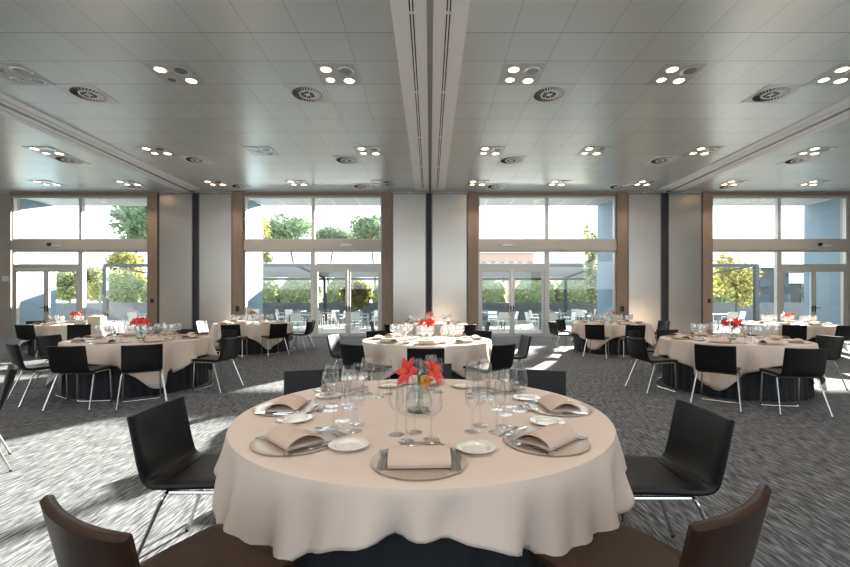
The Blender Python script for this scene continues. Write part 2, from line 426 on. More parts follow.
cols_ = [-13.3, -10.45, -7.45, -4.6, -1.67, 1.65, 4.45, 7.45, 10.5, 13.3]
cn = ['far-left', 'second from left', 'third from left', 'fourth from left', 'left of centre', 'right of centre', 'fourth from right', 'third from right', 'second from right', 'far-right']
rows_ = [(-.3, 'unseen row above the viewer'), (3.7, 'unseen overhead row'), (7.7, 'front row'), (11.6, 'middle row'), (14.75, 'back row')]  # first two rows lie out of view, added for lighting
for y, rn in rows_:
    for i, x in enumerate(cols_):
        lit = (0, 1, 2)
        if (abs(y-7.7) < .1 and i == 2) or (abs(y-11.6) < .1 and i == 3) or (y > 14 and i == 4): lit = ()
        if abs(y-7.7) < .1 and i == 3: lit = (0, 2)
        px = 430+425*x/max(y, .01)
        inview = y > 7 and -20 < px < 870
        if y < 7 and abs(x) > 8: continue
        st = 'unlit' if not lit else 'lit'
        lamp_cluster(x, y, lit, 'square cluster of %s round ceiling lamps, %s, %s' % (st, rn, cn[i]))
def vent(x, y, label):
    r = empty('ceiling_vent', (x, y, CZ)); tag(r, label, 'ceiling vent', 'round swirl vents in the ceiling')
    link('vent_plate', bx(-.35, .35, -.35, .35, -.012, -.001, bev=.003), M['vent'], r, smooth=False)
    link('dark_ring', lathe_bm([(.05, -.0135), (.30, -.0135)], 36), M['dark'], r)
    bm = bmesh.new()
    for k in range(30):
        a = 2*PI*k/30
        p = [Vector((math.cos(a+da)*rr, math.sin(a+da)*rr, z)) for rr, da, z in ((.17, 0, -.0145), (.305, .10, -.0145), (.305, .10+.085, -.022), (.17, .12, -.022))]
        bm.faces.new([bm.verts.new(q) for q in p])
    link('swirl_fins', bm, M['vent'], r, smooth=False)
    bm = bmesh.new(); lathe(bm, [(.135, -.0135), (.14, -.022), (.17, -.022), (.175, -.0135)], 32)
    lathe(bm, [(.001, -.026), (.04, -.024), (.055, -.0135)], 20)
    for k in range(6):
        a = 2*PI*k/6
        p = [Vector((math.cos(b)*rr, math.sin(b)*rr, -.018)) for rr, b in ((.05, a-.15), (.14, a-.08), (.14, a+.08), (.05, a+.15))]
        bm.faces.new([bm.verts.new(q) for q in p])
    link('vent_hub', bm, M['vent'], r)
vn = {-10.5: 'far left', -6.76: 'left', -2.42: 'left of the centre strip', 2.36: 'right of the centre strip', 6.76: 'right', 10.7: 'far right'}
for y, rn in ((8.42, 'front row'), (12.36, 'middle row'), (15.2, 'back row')):
    for x in vn:
        if y < 9 and abs(x) > 10: continue
        vent(x, y, 'round swirl vent on a square plate, %s, %s' % (rn, vn[x]))

# ================================================================== CHAIR
def loft(stations, wfun, t, nx=10, curve=0.0, nr=4):
    """stations: list (y,z) centreline of a padded sheet; width along x"""
    bm = bmesh.new(); rs = []
    n = len(stations)
    for i, (y, z) in enumerate(stations):
        a = stations[max(i-1, 0)]; b = stations[min(i+1, n-1)]
        ty, tz = b[0]-a[0], b[1]-a[1]; L = math.hypot(ty, tz); ny, nz = -tz/L, ty/L
        s = i/(n-1); hw, tt, cv = wfun(s); hw = hw/2; tt = tt/2
        pts = []
        def P(x, off):
            c = cv*(1-(x/max(hw, .01))**2)
            return (x, y+ny*(off-c), z+nz*(off-c))
        for k in range(nx+1):
            x = -hw+tt + (2*hw-2*tt)*k/nx; pts.append(P(x, -tt))
        for k in range(1, nr):
            an = -PI/2 + PI*k/nr; pts.append(P(hw-tt+tt*math.cos(an), tt*math.sin(an)))
        for k in range(nx+1):
            x = hw-tt - (2*hw-2*tt)*k/nx; pts.append(P(x, tt))
        for k in range(1, nr):
            an = PI/2 + PI*k/nr; pts.append(P(-hw+tt+tt*math.cos(an), tt*math.sin(an)))
        rs.append(pts)
    rings(bm, rs); return bm
def make_chair(leather):
    r = empty('dining_chair')
    W = .44
    def wb(s):
        e = .35+.65*min(1, ((1-s)/.05))**.5 if s > .95 else 1
        return (W - .005*(1-e)*2, .034*e, -.03*math.sin(PI*min(1, max(0, (s-.1)/.9))*.5))
    back = [(-.135, .465), (-.17, .466), (-.197, .474), (-.215, .49), (-.224, .51), (-.232, .54), (-.242, .58), (-.252, .63), (-.262, .68), (-.272, .73), (-.281, .775), (-.284, .79), (-.286, .798), (-.2865, .802)]
    link('backrest', loft(back, wb, .036), leather, r)
    def ws(s):
        e = .45+.55*min(1, s/.05)**.5 if s < .05 else 1
        return (W + .01*(1-s) - .012*(1-e), .036*e, -.006)
    seat = [(.242, .462), (.240, .465), (.232, .469), (.20, .472), (.14, .473), (.07, .472), (0, .469), (-.07, .466), (-.135, .465)]
    link('seat', loft(seat, ws, .042), leather, r)
    link('seam', tube_bm([(-.2, -.1965, .4985), (0, -.187, .5015), (.2, -.1965, .4985)], .0025, 5), leather, r)
    R = .0095
    link('front_leg_loop', tube_bm(fillet([(-.205, -.10, .438), (-.205, .205, .438), (-.215, .222, R), (.215, .222, R), (.205, .205, .438), (.205, -.10, .438)], .035), R), M['chrome'], r)
    for s in (-1, 1):
        link('leg', tube_bm(fillet([(0, -.115, .435), (s*.215, -.12, .435), (s*.265, -.285, R*.5)], .04), R), M['chrome'], r)
        tip = link('glide', lathe_bm([(.0005, 0), (.012, 0), (.012, .014), (.0005, .016)], 10), M['dark'], r.children[-1]); tip.location = (s*.265, -.285, 0)
    return r
chair_black = make_chair(M['black']); chair_brown = make_chair(M['brown'])
_used = {}
def chair(bx_, by, label, face=None, centre=None, kind='black', group=None):
    if face is None: face = math.degrees(math.atan2(centre[1]-by, centre[0]-bx_))
    a = math.radians(face)
    base = chair_black if kind == 'black' else chair_brown
    if kind in _used: base = copy_tree(base)
    _used[kind] = 1
    base.location = (bx_+.28*math.cos(a), by+.28*math.sin(a), 0); base.rotation_euler = (0, 0, a-PI/2)
    tag(base, label, 'chair', group); return base

# ================================================================== TABLE PARTS
def make_tablecloth(R, a, name, fold=.030, seed=0, close=False):
    rnd = random.Random(seed); bm = bmesh.new(); n = 240 if close else 144
    ph = [rnd.uniform(0, 6.28) for _ in range(5)]
    def drop(th):
        c = max(abs(math.cos(th)), abs(math.sin(th)))
        return min(a/c - R,   .35 if close else .62) 
    def drop_s(th):
        return sum(drop(th+d) for d in (-.05, -.025, 0, .025, .05))/5
    prof = [(.0, 0), (.3, 0), (.6, 0), (.85, 0), (.95, 0), (.985, -.0015)]
    rs = []
    z0 = .7535
    for f, dz in prof[1:]:
        rs.append([(R*f*math.cos(2*PI*i/n), R*f*math.sin(2*PI*i/n), z0+dz) for i in range(n)])
    K = 14 if close else 9
    for k in range(K+1):
        s = k/K; ring = []
        for i in range(n):
            th = 2*PI*i/n; D = drop_s(th)
            corner = max(0, (D-.15)/.5)
            q = s**1.6
            amp = fold*((1.15 if close else 1.3)+1.9*corner)*q**.8*min(1.3, D/(.12 if close else .2))
            wav = (math.sin(17*th+ph[0]+.6*math.sin(3*th+ph[3])) * .6 + math.sin(29*th+ph[1])*.22 + math.sin(9*th+ph[2]+s*1.2)*.45)
            if close: wav = .45*math.sin(24*th+ph[0]+.8*math.sin(5*th+ph[3])) + .3*math.sin(39*th+ph[1]+s) + .4*math.sin(13*th+ph[2]+s*1.5)
            wav = wav - .35*abs(wav)+.15
            if s == 0: rr, z = R+.004, z0-.006
            else: rr, z = R+.010+(.04 if close else .055)*s*min(1, D/.35)+amp*wav, z0-.012-D*s
            ring.append((rr*math.cos(th), rr*math.sin(th), z))
        rs.append(ring)
    rings(bm, rs, cap0=False, cap1=False)
    vs = list(bm.verts)[:n]
    c = bm.verts.new((0, 0, z0))
    for i in range(n): bm.faces.new((c, vs[i], vs[(i+1) % n]))
    return bm
def make_skirt(R, seed=0):
    n = 288; rs = []
    for z, am in ((.722, .3), (.60, .6), (.35, .9), (.012, 1.1)):
        rs.append([((R+am*.012*math.sin(2*PI*i/n*44)+(.02*(.72-z)))*math.cos(2*PI*i/n), (R+am*.012*math.sin(2*PI*i/n*44)+.02*(.72-z))*math.sin(2*PI*i/n), z) for i in range(n)])
    bm = bmesh.new(); rings(bm, rs, cap0=False, cap1=False); return bm
CLOTH = {}
def table(cx, cy, R, a, nm, where, seed=0, close=False):
    t = empty('banquet_table', (cx, cy, 0)); tag(t, 'banquet table with dark pleated skirt, %s' % where, 'table', 'round banquet tables')
    link('tabletop', lathe_bm([(.001, .725), (R-.03, .725), (R-.012, .73), (R-.008, .738), (R-.012, .746), (R-.03, .75), (.001, .75)], 96), M['tabletop'], t)
    link('skirt', make_skirt(R-.055, seed), M['skirt'], t)
    bm = bmesh.new()
    for k in range(4):
        an = PI/4+k*PI/2; tube(bm, [(.6*math.cos(an), .6*math.sin(an), .725), (.6*math.cos(an), .6*math.sin(an), 0.001)], .016)
    link('trestle_legs', bm, M['steeldark'], t)
    c = link('tablecloth', make_tablecloth(R, a, nm, seed=seed, close=close), M['cloth'], loc=(cx, cy, 0))
    s = c.modifiers.new('thick', 'SOLIDIFY'); s.thickness = .0025; s.offset = -1
    tag(c, 'peach tablecloth on the table %s' % where, 'tablecloth', 'peach tablecloths')
ZT = .7537   # cloth surface

# tableware prototypes
def bowl_glass_profiles(h, rb, rim, rs=.0042, rf=.036):
    hs = h*.46
    bowl = [(.004, hs), (rb*.45, hs+h*.035), (rb*.85, hs+h*.12), (rb, hs+h*.22), (rb*.97, hs+h*.33), (rim, h)]
    inner = [(max(.0008, r-.0016), z+.002 if z < h else z) for r, z in reversed(bowl)]
    stem = [(rs*1.6, .008), (rs, .02), (rs*.8, hs*.5), (rs, hs-.008), (rs*1.7, hs+.001)]
    foot = [(.0008, 0), (rf, 0), (rf, .0018), (rf*.5, .0035), (rs*1.6, .008)]
    return bowl, stem, foot
def make_glass(h, rb, rim, detail=True):
    b, s, f = bowl_glass_profiles(h, rb, rim)
    if detail:
        r = empty('wine_glass')
        link('bowl', lathe_bm(b, 28), M['glass'], r); link('stem', lathe_bm(s, 10), M['glass'], r); link('foot', lathe_bm(f, 24), M['glass'], r)
        return r
    bm = bmesh.new(); lathe(bm, b, 14); lathe(bm, s, 6); lathe(bm, f, 12)
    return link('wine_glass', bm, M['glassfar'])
def charger_bm(n=64, r=.178):
    return lathe_bm([(.001, 0), (r*.72, 0), (r, .005), (r+.001, .0065), (r-.003, .0078), (r*.74, .003), (.001, .003)], n)
def bread_bm(n=40, r=.082):
    return lathe_bm([(.001, .0), (r*.55, 0), (r*.62, .004), (r, .014), (r+.001, .016), (r-.003, .017), (r*.70, .0125), (r*.62, .0045), (.001, .004)], n)
def napkin_bm():
    """folded linen: flat layers with an arched roll; axis along x, edge (radially inner) at +y"""
    bm = bmesh.new()
    # lower flat layers
    box(bm, -.10, .10, -.072, .074, 0, .006, bev=.0025)
    box(bm, -.098, .098, -.070, .072, .0062, .011, bev=.002)
    out = []; N = 16
    for i in range(N+1):
        s = i/N; y = -.072 + .146*s
        z = .012 + .037*math.sin(PI*min(1, s*1.05))**.65 if s < .97 else .0125
        out.append((y, z))
    th = .004
    for xs in (None,):
        rs = []
        up = out; lo = [(y, max(.0112, z-th)) for y, z in reversed(out)]
        prof = up+lo
        X = (-.102, -.099, -.05, 0, .05, .099, .102)
        for j, x in enumerate(X):
            k = 1.0-.05*math.cos(x*14)
            rs.append([(x, y*(1.0 if 0 < j < 6 else .985), .0112+(z-.0112)*k) for y, z in prof])
        rings(bm, rs)
    return bm
def strip_shape(bm, pts, th=.0022):
    """pts: list (x along, halfwidth, z)"""
    rs = []
    for y, w_, z in pts: rs.append([(-w_, y, z), (w_, y, z), (w_*.9, y, z+th), (-w_*.9, y, z+th)])
    rings(bm, rs)
def fork_bm(L=.20):
    bm = bmesh.new()
    strip_shape(bm, [(-L/2, .003, .0), (-L/2+.005, .008, 0), (-L*.25, .0065, .003), (0, .003, .006), (L*.22, .0032, .005), (L*.27, .009, .003), (L*.33, .012, .001)])
    for k in range(4):
        x = -.0105+k*.007
        b2 = [(L*.325, .0018, .001), (L*.42, .0016, .003), (L*.5, .0008, .006)]
        rs = [[(x-w_, y, z), (x+w_, y, z), (x+w_, y, z+.0018), (x-w_, y, z+.0018)] for y, w_, z in b2]
        rings(bm, rs)
    return bm
def knife_bm(L=.22):
    bm = bmesh.new()
    strip_shape(bm, [(-L/2, .004, 0), (-L/2+.006, .0085, 0), (-L*.2, .0075, .001), (-L*.05, .0055, .001), (-L*.03, .0095, .001), (L*.3, .0105, .001), (L*.44, .008, .001), (L*.5, .0015, .001)], .004)
    return bm
def spoon_bm(L=.18):
    bm = bmesh.new()
    strip_shape(bm, [(-L/2, .003, 0), (-L/2+.005, .007, 0), (-L*.2, .005, .003), (.0, .0026, .006), (L*.16, .003, .004)], .0022)
    rs = []
    for k in range(9):
        s = k/8; y = L*.15+L*.35*s; w_ = .0165*math.sin(PI*(.06+.9*s))**.6
        d = .004*math.sin(PI*s)
        rs.append([(-w_, y, .005), (-w_*.5, y, .005-d), (0, y, .005-d*1.25), (w_*.5, y, .005-d), (w_, y, .005), (w_*.9, y, .0066), (0, y, .0066-d), (-w_*.9, y, .0066)])
    rings(bm, rs); return bm

protos = {}
def inst(key, maker, m, name):
    if key not in protos:
        o = maker() if m is None else link(name, maker(), m)
        protos[key] = (o, [False])
    o, u = protos[key]
    if u[0]: o = copy_tree(o)
    u[0] = True
    return o
def put(o, x, y, z, rz, label, cat, group):
    o.location = (x, y, z); o.rotation_euler = (0, 0, rz); tag(o, label, cat, group)
    if cat == 'napkin': o.scale = (1.1, 1.14, 1.0)
    return o

def setting(cx, cy, ang, tname, sname, r0, full, seed=0):
    a = math.radians(ang); rnd = random.Random(seed)
    ux, uy = math.cos(a), math.sin(a)           # outward
    lx, ly = uy, -ux                            # diner's left (facing inward)
    rz = a+PI/2                                 # local +y = inward
    def W(out, left): return cx+ux*out+lx*left*1.0, cy+uy*out+ly*left
    where = '%s place of the %s' % (sname, tname)
    gp = 'on the %s' % tname
    x, y = W(r0, 0)
    put(inst('charger%d' % full, lambda: charger_bm(64 if full else 28), M['charger'], 'charger_plate'), x, y, ZT, rz, 'round charger plate under the napkin, %s' % where, 'plate', 'charger plates '+gp)
    x, y = W(r0+.005, 0)
    put(inst('napkin', napkin_bm, M['napkin'], 'folded_napkin'), x, y, ZT+.0082, rz+rnd.uniform(-.05, .05), 'folded peach napkin on the charger, %s' % where, 'napkin', 'napkins '+gp)
    x, y = W(r0-.15, .29)
    put(inst('bread%d' % full, lambda: bread_bm(40 if full else 20), M['china'], 'bread_plate'), x, y, ZT, rz, 'small white bread plate, %s' % where, 'plate', 'bread plates '+gp)
    if full:
        z = ZT+.0085
        for k, (lo, o, nm) in enumerate(((.142, .012, 'outer'), (.121, .005, 'inner'))):
            x, y = W(r0-.0+o, lo)
            put(inst('fork', fork_bm, M['cutlery'], 'fork'), x, y, z, rz+rnd.uniform(-.05, .05), '%s fork left of the napkin, %s' % (nm, where), 'fork', 'forks '+gp)
        for k, (lo, o, nm) in enumerate(((-.145, .012, 'outer'), (-.120, .0, 'inner'))):
            x, y = W(r0+o, lo)
            put(inst('knife', knife_bm, M['cutlery'], 'knife'), x, y, z, rz+rnd.uniform(-.06, .02), '%s knife right of the napkin, %s' % (nm, where), 'knife', 'knives '+gp)
        x, y = W(r0-.150, -.01)
        put(inst('spoon', spoon_bm, M['cutlery'], 'dessert_spoon'), x, y, ZT+.0085, rz+PI/2+.08, 'dessert spoon above the napkin, %s' % where, 'spoon', 'dessert spoons '+gp)
        x, y = W(r0-.190, 0)
        put(inst('sfork', lambda: fork_bm(.17), M['cutlery'], 'dessert_fork'), x, y, ZT+.001, rz-PI/2+.05, 'dessert fork above the napkin, %s' % where, 'fork', 'dessert forks '+gp)
    G = [(.225, .055, 'tall', .235, .044, .034), (.255, -.045, 'wide water', .215, .049, .040), (.345, .02, 'medium', .215, .040, .032), (.315, .115, 'slender', .225, .034, .027)]
    if not full and cy > 9: G = G[:3]
    for k, (dr, lo, nm, h, rb, rm) in enumerate(G):
        dr += rnd.uniform(-.01, .01)
        x, y = W(r0-dr, lo+rnd.uniform(-.012, .012))
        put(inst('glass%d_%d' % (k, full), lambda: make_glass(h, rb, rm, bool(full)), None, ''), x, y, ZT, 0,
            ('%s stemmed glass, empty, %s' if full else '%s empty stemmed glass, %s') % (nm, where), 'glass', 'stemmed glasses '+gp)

# vases with flowers
def petal(bm, base, d, up, L, w_, curl, mi=0, tipr=.0):
    """d: radial dir, up: axis dir"""
    d = Vector(d).normalized(); up = Vector(up).normalized(); s_ = d.cross(up).normalized(); rs = []
    N = 8
    for i in range(N+1):
        s = i/N
        c = Vector(base) + up*(L*.75*math.sin(s*PI*.5*.95)) * (1-.28*curl*s*s) + d*(L*(.12*s+.85*s**1.7*curl))
        ww = w_*math.sin(PI*min(.995, .08+.9*s))**.8
        nrm = (up*s*.6 - d*(1-s)).normalized()
        rs.append([c - s_*ww + nrm*-.15*ww, c - s_*ww*.5 , c - nrm*(-.12*ww), c + s_*ww*.5, c + s_*ww + nrm*-.15*ww])
    vv = [[bm.verts.new(p) for p in r] for r in rs]
    for a, b in zip(vv, vv[1:]):
        for i in range(4): bm.faces.new((a[i], a[i+1], b[i+1], b[i])).material_index = mi
def amaryllis(loc, heads, label, scale=1.0, cat='flower', group=None, stem_h=.2):
    r = empty('amaryllis_flower', loc); tag(r, label, cat, group)
    link('stem', tube_bm([(0, 0, .03), (.005, .004, stem_h*.5), (.0, .0, stem_h)], .009*scale, 8), M['stem'], r)
    for (hx, hy, hz, dx, dy, dz, L, m) in heads:
        ax = Vector((dx, dy, dz)).normalized()
        t1 = ax.cross(Vector((0, 0, 1)) if abs(ax.z) < .9 else Vector((1, 0, 0))).normalized(); t2 = ax.cross(t1)
        bm = bmesh.new(); base = Vector((hx, hy, hz))
        for k in range(6):
            an = 2*PI*k/6+.2; d = t1*math.cos(an)+t2*math.sin(an)
            petal(bm, base, d, ax, L, L*(.30 if k % 2 else .24), .95+.1*(k % 2))
        f = link('bloom', bm, m, r)
        bm = bmesh.new()
        for k in range(6):
            an = 2*PI*k/6+.5; d = t1*math.cos(an)+t2*math.sin(an)
            tube(bm, [base+ax*L*.1, base+ax*L*.5+d*L*.06, base+ax*L*.8+d*L*.17], L*.016, 5)
        lathe(bm, [(L*.01, 0), (L*.13, L*.16)], 10, c=(0, 0, 0)) if False else None
        link('stamens', bm, M['throat'], f)
        link('flower_stalk', tube_bm([(0, 0, stem_h-.01), ((hx)*.5, hy*.5, (stem_h+hz)/2+.01), (hx, hy, hz)], L*.06, 6), M['stem'], r)
    return r
def vase(loc, label, s=1.0):
    r = empty('glass_vase', loc); tag(r, label, 'vase', 'clear glass vases')
    link('vase_body', lathe_bm([(.062*s, .006), (.074*s, .03*s), (.076*s, .055*s), (.062*s, .095*s), (.040*s, .13*s), (.034*s, .155*s), (.043*s, .185*s), (.041*s, .185*s), (.032*s, .155*s), (.038*s, .13*s), (.060*s, .095*s), (.073*s, .055*s), (.07*s, .03*s), (.056*s, .012)], 36), M['vase'], r)
    link('vase_base', lathe_bm([(.001, 0), (.060*s, 0), (.063*s, .006), (.056*s, .014), (.001, .012)], 36), M['greenglass'], r)
    return r

# ================================================================== TABLES
places8 = [(270, 'front'), (225, 'front-left'), (178, 'left'), (137, 'back-left'), (92, 'back'), (47, 'back-right'), (2, 'right'), (315, 'front-right')]
T0 = (-.04, 2.33)
table(*T0, .965, 1.112, 'T0', 'nearest the viewer', 1, True)
for i, (an, nm) in enumerate(places8):
    setting(*T0, an, 'nearest table', nm, .75, 1, i)
vase((T0[0]-.02, T0[1]-.03, ZT), 'clear glass vase with green base at the centre of the nearest table')
H = [(-.035, -.02, .205, -.75, -.65, .45, .092, M['petal']), (.05, -.02, .20, .8, -.45, .55, .088, M['petal']), (.03, -.03, .175, .5, -1, -.2, .045, M['throat'])]
amaryllis((T0[0]-.02, T0[1]-.03, ZT), H, 'red amaryllis blooms in the glass vase on the nearest table', 1.1)

mids = [('second centre table', (-.05, 6.62), 'directly behind the nearest one', 2),
        ('middle-row left table', (-4.6, 6.76), 'at the left of the middle row', 3),
        ('middle-row right table', (4.7, 6.62), 'at the right of the middle row', 4),
        ('window-row left-centre table', (-4.8, 11.5), 'left of centre in the row by the windows', 5),
        ('window-row right-centre table', (4.9, 11.5), 'right of centre in the row by the windows', 6),
        ('window-row centre table', (0, 11.3), 'at the centre of the row by the windows', 7),
        ('window-row far-left table', (-9.4, 11.3), 'at the far left by the windows', 8),
        ('window-row far-right table', (9.35, 11.1), 'at the far right by the windows', 9)]
def bunch(loc, n, label, m, L=.075, z=.17, spread=.07, seed=0):
    rnd = random.Random(seed); hs = []
    for k in range(n):
        a = 2*PI*k/n+rnd.uniform(-.3, .3)
        hs.append((spread*math.cos(a), spread*math.sin(a), z+rnd.uniform(0, .05), math.cos(a), math.sin(a), .8, L*rnd.uniform(.9, 1.15), m))
    return amaryllis(loc, hs, label, .8, 'flower', 'flower bunches on the other tables', stem_h=.14)
for nm, c, wh, sd_ in mids:
    R = .985 if c[1] < 8 else .975
    table(*c, R, R+.24, nm, wh, sd_)
    for i, (an, pn) in enumerate(places8):
        setting(*c, an, nm, pn, .76, 0, sd_*10+i)
    vase((c[0], c[1], ZT), 'clear glass vase on the %s' % nm, .9)
    pink = nm in ('window-row left-centre table', 'window-row centre table', 'window-row far-right table', 'window-row right-centre table')
    m = M['petalpink'] if pink else M['petal']
    n = {2: 5, 3: 7, 4: 7, 5: 3, 6: 2, 7: 4, 8: 6, 9: 5}[sd_]
    bunch((c[0], c[1], ZT), n, '%s flowers in a vase on the %s' % ('coral pink' if pink else 'red', nm), m, .085 if n > 3 else .08, .21, .075 if n > 4 else .04, sd_)
tag(link('menu_box', bx(-.17, .17, -.1, .1, 0, .20, bev=.01), M['cream'], loc=(-8.62, 11.0, ZT)), 'small cream box standing on the far-left table by the windows', 'box')

# ================================================================== CHAIRS
g0 = 'chairs around the nearest table'
chair(-1.42, 2.23, 'black leather chair left of the nearest table, turned to the right', face=0, group=g0)
chair(1.385, 2.17, 'black leather chair right of the nearest table, turned to the left', face=180, group=g0)
chair(-.89, 1.10, 'dark brown leather chair in the bottom-left corner, back nearly edge on', face=61, kind='brown', group=g0)
chair(.82, 1.16, 'dark brown leather chair in the bottom-right corner, back nearly edge on', face=123, kind='brown', group=g0)
chair(-.93, 3.38, 'dark chair behind the nearest table, back-left, top edge showing over the cloth', face=287, group=g0)
chair(.85, 3.38, 'dark chair behind the nearest table, back-right, top edge showing over the cloth', face=254, group=g0)
chair(-.03, 3.72, 'dark chair directly behind the flowers of the nearest table', face=270, group=g0)
chair(-3.51, 3.55, 'chair cut off by the left picture edge, only its chrome legs showing', face=225, group='chairs of an unseen table')
LAB = {
 0: [(-.05, 4.97, 'back to the viewer, in front of the centre of the cloth'), (-1.0, 5.42, 'back to the viewer, front-left of the cloth'), (.94, 5.40, 'back to the viewer, front-right of the cloth'),
     (-1.57, 6.9, 'left of the cloth, sunlit seat, seen from the side'), (1.53, 6.8, 'right of the cloth, seen from the side'), (-.98, 7.85, 'behind the cloth at the back left'), (.95, 7.85, 'behind the cloth at the back right')],
 1: [(-4.45, 5.2, 'back to the viewer, the left one of the two in front'), (-3.62, 5.35, 'back to the viewer, the right one of the two in front'), (-5.4, 5.5, 'at its front-left, seen from the side'),
     (-6.1, 6.8, 'left of it, blue reflections on its inner backrest'), (-3.0, 6.45, 'right of it, seen from the side facing left'), (-3.8, 8.05, 'at its back right, behind the side-on chair'), (-4.85, 8.35, 'behind it, just the top showing over the cloth')],
 2: [(3.55, 5.3, 'back to the viewer, in front near the hanging cloth corner'), (4.38, 4.95, 'back to the viewer, pulled out, olive sheen on its back'), (3.1, 6.4, 'left of it, seen from the side facing right'),
     (3.75, 7.85, 'at its back left, behind the side-on chair'), (4.55, 8.15, 'behind it, just the top showing over the cloth'), (6.3, 6.7, 'right of it, grey-lit inner backrest facing the viewer')],
 3: [(-4.65, 9.9, 'back to the viewer, front-left'), (-3.68, 10.35, 'back to the viewer, front-right'), (-3.2, 11.35, 'at its right, seen from the side'), (-3.35, 12.2, 'at its back right, behind the side-on chair'), (-6.3, 11.7, 'left of it, sunlit white edge')],
 4: [(3.85, 9.95, 'back to the viewer, front-left'), (4.72, 9.75, 'back to the viewer, in front'), (3.22, 11.2, 'left of it, seen from the side'), (3.9, 12.7, 'at its back left, by the glass door'), (6.5, 11.8, 'right of it, bluish backrest')],
 5: [(-1.55, 11.3, 'left of it, seen from the side'), (1.55, 11.3, 'right of it, seen from the side'), (-.9, 9.95, 'front-left'), (.9, 9.95, 'front-right')],
 6: [(-9.40, 9.85, 'back to the viewer, front-left'), (-8.25, 10.0, 'back to the viewer, front-right'), (-10.95, 11.8, 'left of it, near the beige wall')],
 7: [(8.36, 9.75, 'back to the viewer, front-left'), (9.40, 9.6, 'back to the viewer, front-right')],
}
def lab_short(t):
    for a, b in (('back to the viewer', 'back turned'), ('the left one of the two in front', 'front, left one'), ('the right one of the two in front', 'front, right one'), (', seen from the side', ', side-on'), ('blue reflections on its inner backrest', 'bluish backrest'), ('behind the side-on chair', 'behind the side-on one'), ('just the top showing over the cloth', 'only its top showing'), ('near the hanging cloth corner', 'by the cloth corner'), ('olive sheen on its back', 'olive sheen'), ('grey-lit inner backrest facing the viewer', 'grey-lit backrest')):
        t = t.replace(a, b)
    return t
for i, (nm, c, wh, sd_) in enumerate(mids):
    for x, y, d in LAB[i]:
        chair(x, y, lab_short('chair at the %s, %s' % (nm, d)), centre=c, group='chairs around the '+nm)

# ================================================================== OUTSIDE
# parapet planter + pergola
tag(link('terrace_parapet', bx(-30, 30, 30.6, 31.5, -.02, 1.22, bev=.02), M['parapet'], smooth=False), 'long low grey planter wall edging the terrace', 'wall')
r = empty('pergola', (0, 0, 0)); tag(r, 'dark steel pergola frame with grey awning over the terrace', 'pergola')
PY0, PY1 = 22.8, 29.5
bm = bmesh.new()
box(bm, -17.5, 17.6, PY0-.06, PY0+.06, 3.18, 3.34); box(bm, -17.5, 17.6, PY1-.06, PY1+.06, 2.80, 2.96)
for x in (-17.4, -12.8, -7.2, -2.4, 3, 9.2, 13.2, 17.5): vs = [bm.verts.new(p) for p in ((x-.05, PY0, 3.22), (x+.05, PY0, 3.22), (x+.05, PY1, 2.84), (x-.05, PY1, 2.84), (x-.05, PY0, 3.30), (x+.05, PY0, 3.30), (x+.05, PY1, 2.92), (x-.05, PY1, 2.92))]; [bm.faces.new([vs[i] for i in f]) for f in ((0,3,2,1),(4,5,6,7),(0,1,5,4),(1,2,6,5),(2,3,7,6),(3,0,4,7))]
link('beam', bm, M['steeldark'], r, smooth=False)
for x, y in ((-17.4, PY0), (17.5, PY0), (-7.3, PY1), (9.4, PY1), (-17.4, PY1), (17.5, PY1), (0, PY1)):
    link('post', bx(x-.1, x+.1, y-.1, y+.1, -.02, 3.18 if y < 25 else 2.80), M['steeldark'], r, smooth=False)
bm = bmesh.new()
for k in range(28):
    x = -14.9+k*1.0
    rs = []
    for i in range(13):
        y = PY0+.1+i*(PY1-PY0-.2)/12; z = 3.36-.38*i/12-.05*(i % 2); rs.append([(x, y, z), (x+1.0, y, z), (x+1.0, y, z+.02), (x, y, z+.02)])
    rings(bm, rs)
link('awning', bm, M['awning'], r, smooth=False)

# foliage
def leaves(bm, n, cen, rad, size, rnd, shell=.55):
    for _ in range(n):
        while True:
            p = Vector((rnd.uniform(-1, 1), rnd.uniform(-1, 1), rnd.uniform(-1, 1)))
            if shell < p.length < 1: break
        c = Vector(cen) + Vector((p.x*rad[0], p.y*rad[1], p.z*rad[2]))
        u = Vector((rnd.gauss(0, 1), rnd.gauss(0, 1), rnd.gauss(0, 1))).normalized(); v = u.orthogonal().normalized()
        w_ = u.cross(v); s = size*rnd.uniform(.6, 1.3)
        q = [c-u*s, c+v*s*.5+w_*s*.1, c+u*s, c-v*s*.5+w_*s*.1]
        bm.faces.new([bm.verts.new(t) for t in q])
def blob(bm, cen, rad, rnd):
    k = bmesh.ops.create_icosphere(bm, subdivisions=3, radius=1)
    for v in k['verts']:
        f = 1+.12*math.sin(v.co.x*5+cen[0])*math.cos(v.co.y*4+v.co.z*5)
        v.co = Vector((cen[0]+v.co.x*rad[0]*f, cen[1]+v.co.y*rad[1]*f, cen[2]+v.co.z*rad[2]*f))
rnd = random.Random(11)
ORD = ['leftmost', 'second', 'third', 'fourth', 'fifth', 'sixth', 'seventh', 'eighth', 'ninth', 'tenth', 'eleventh', 'twelfth', 'thirteenth', 'last']
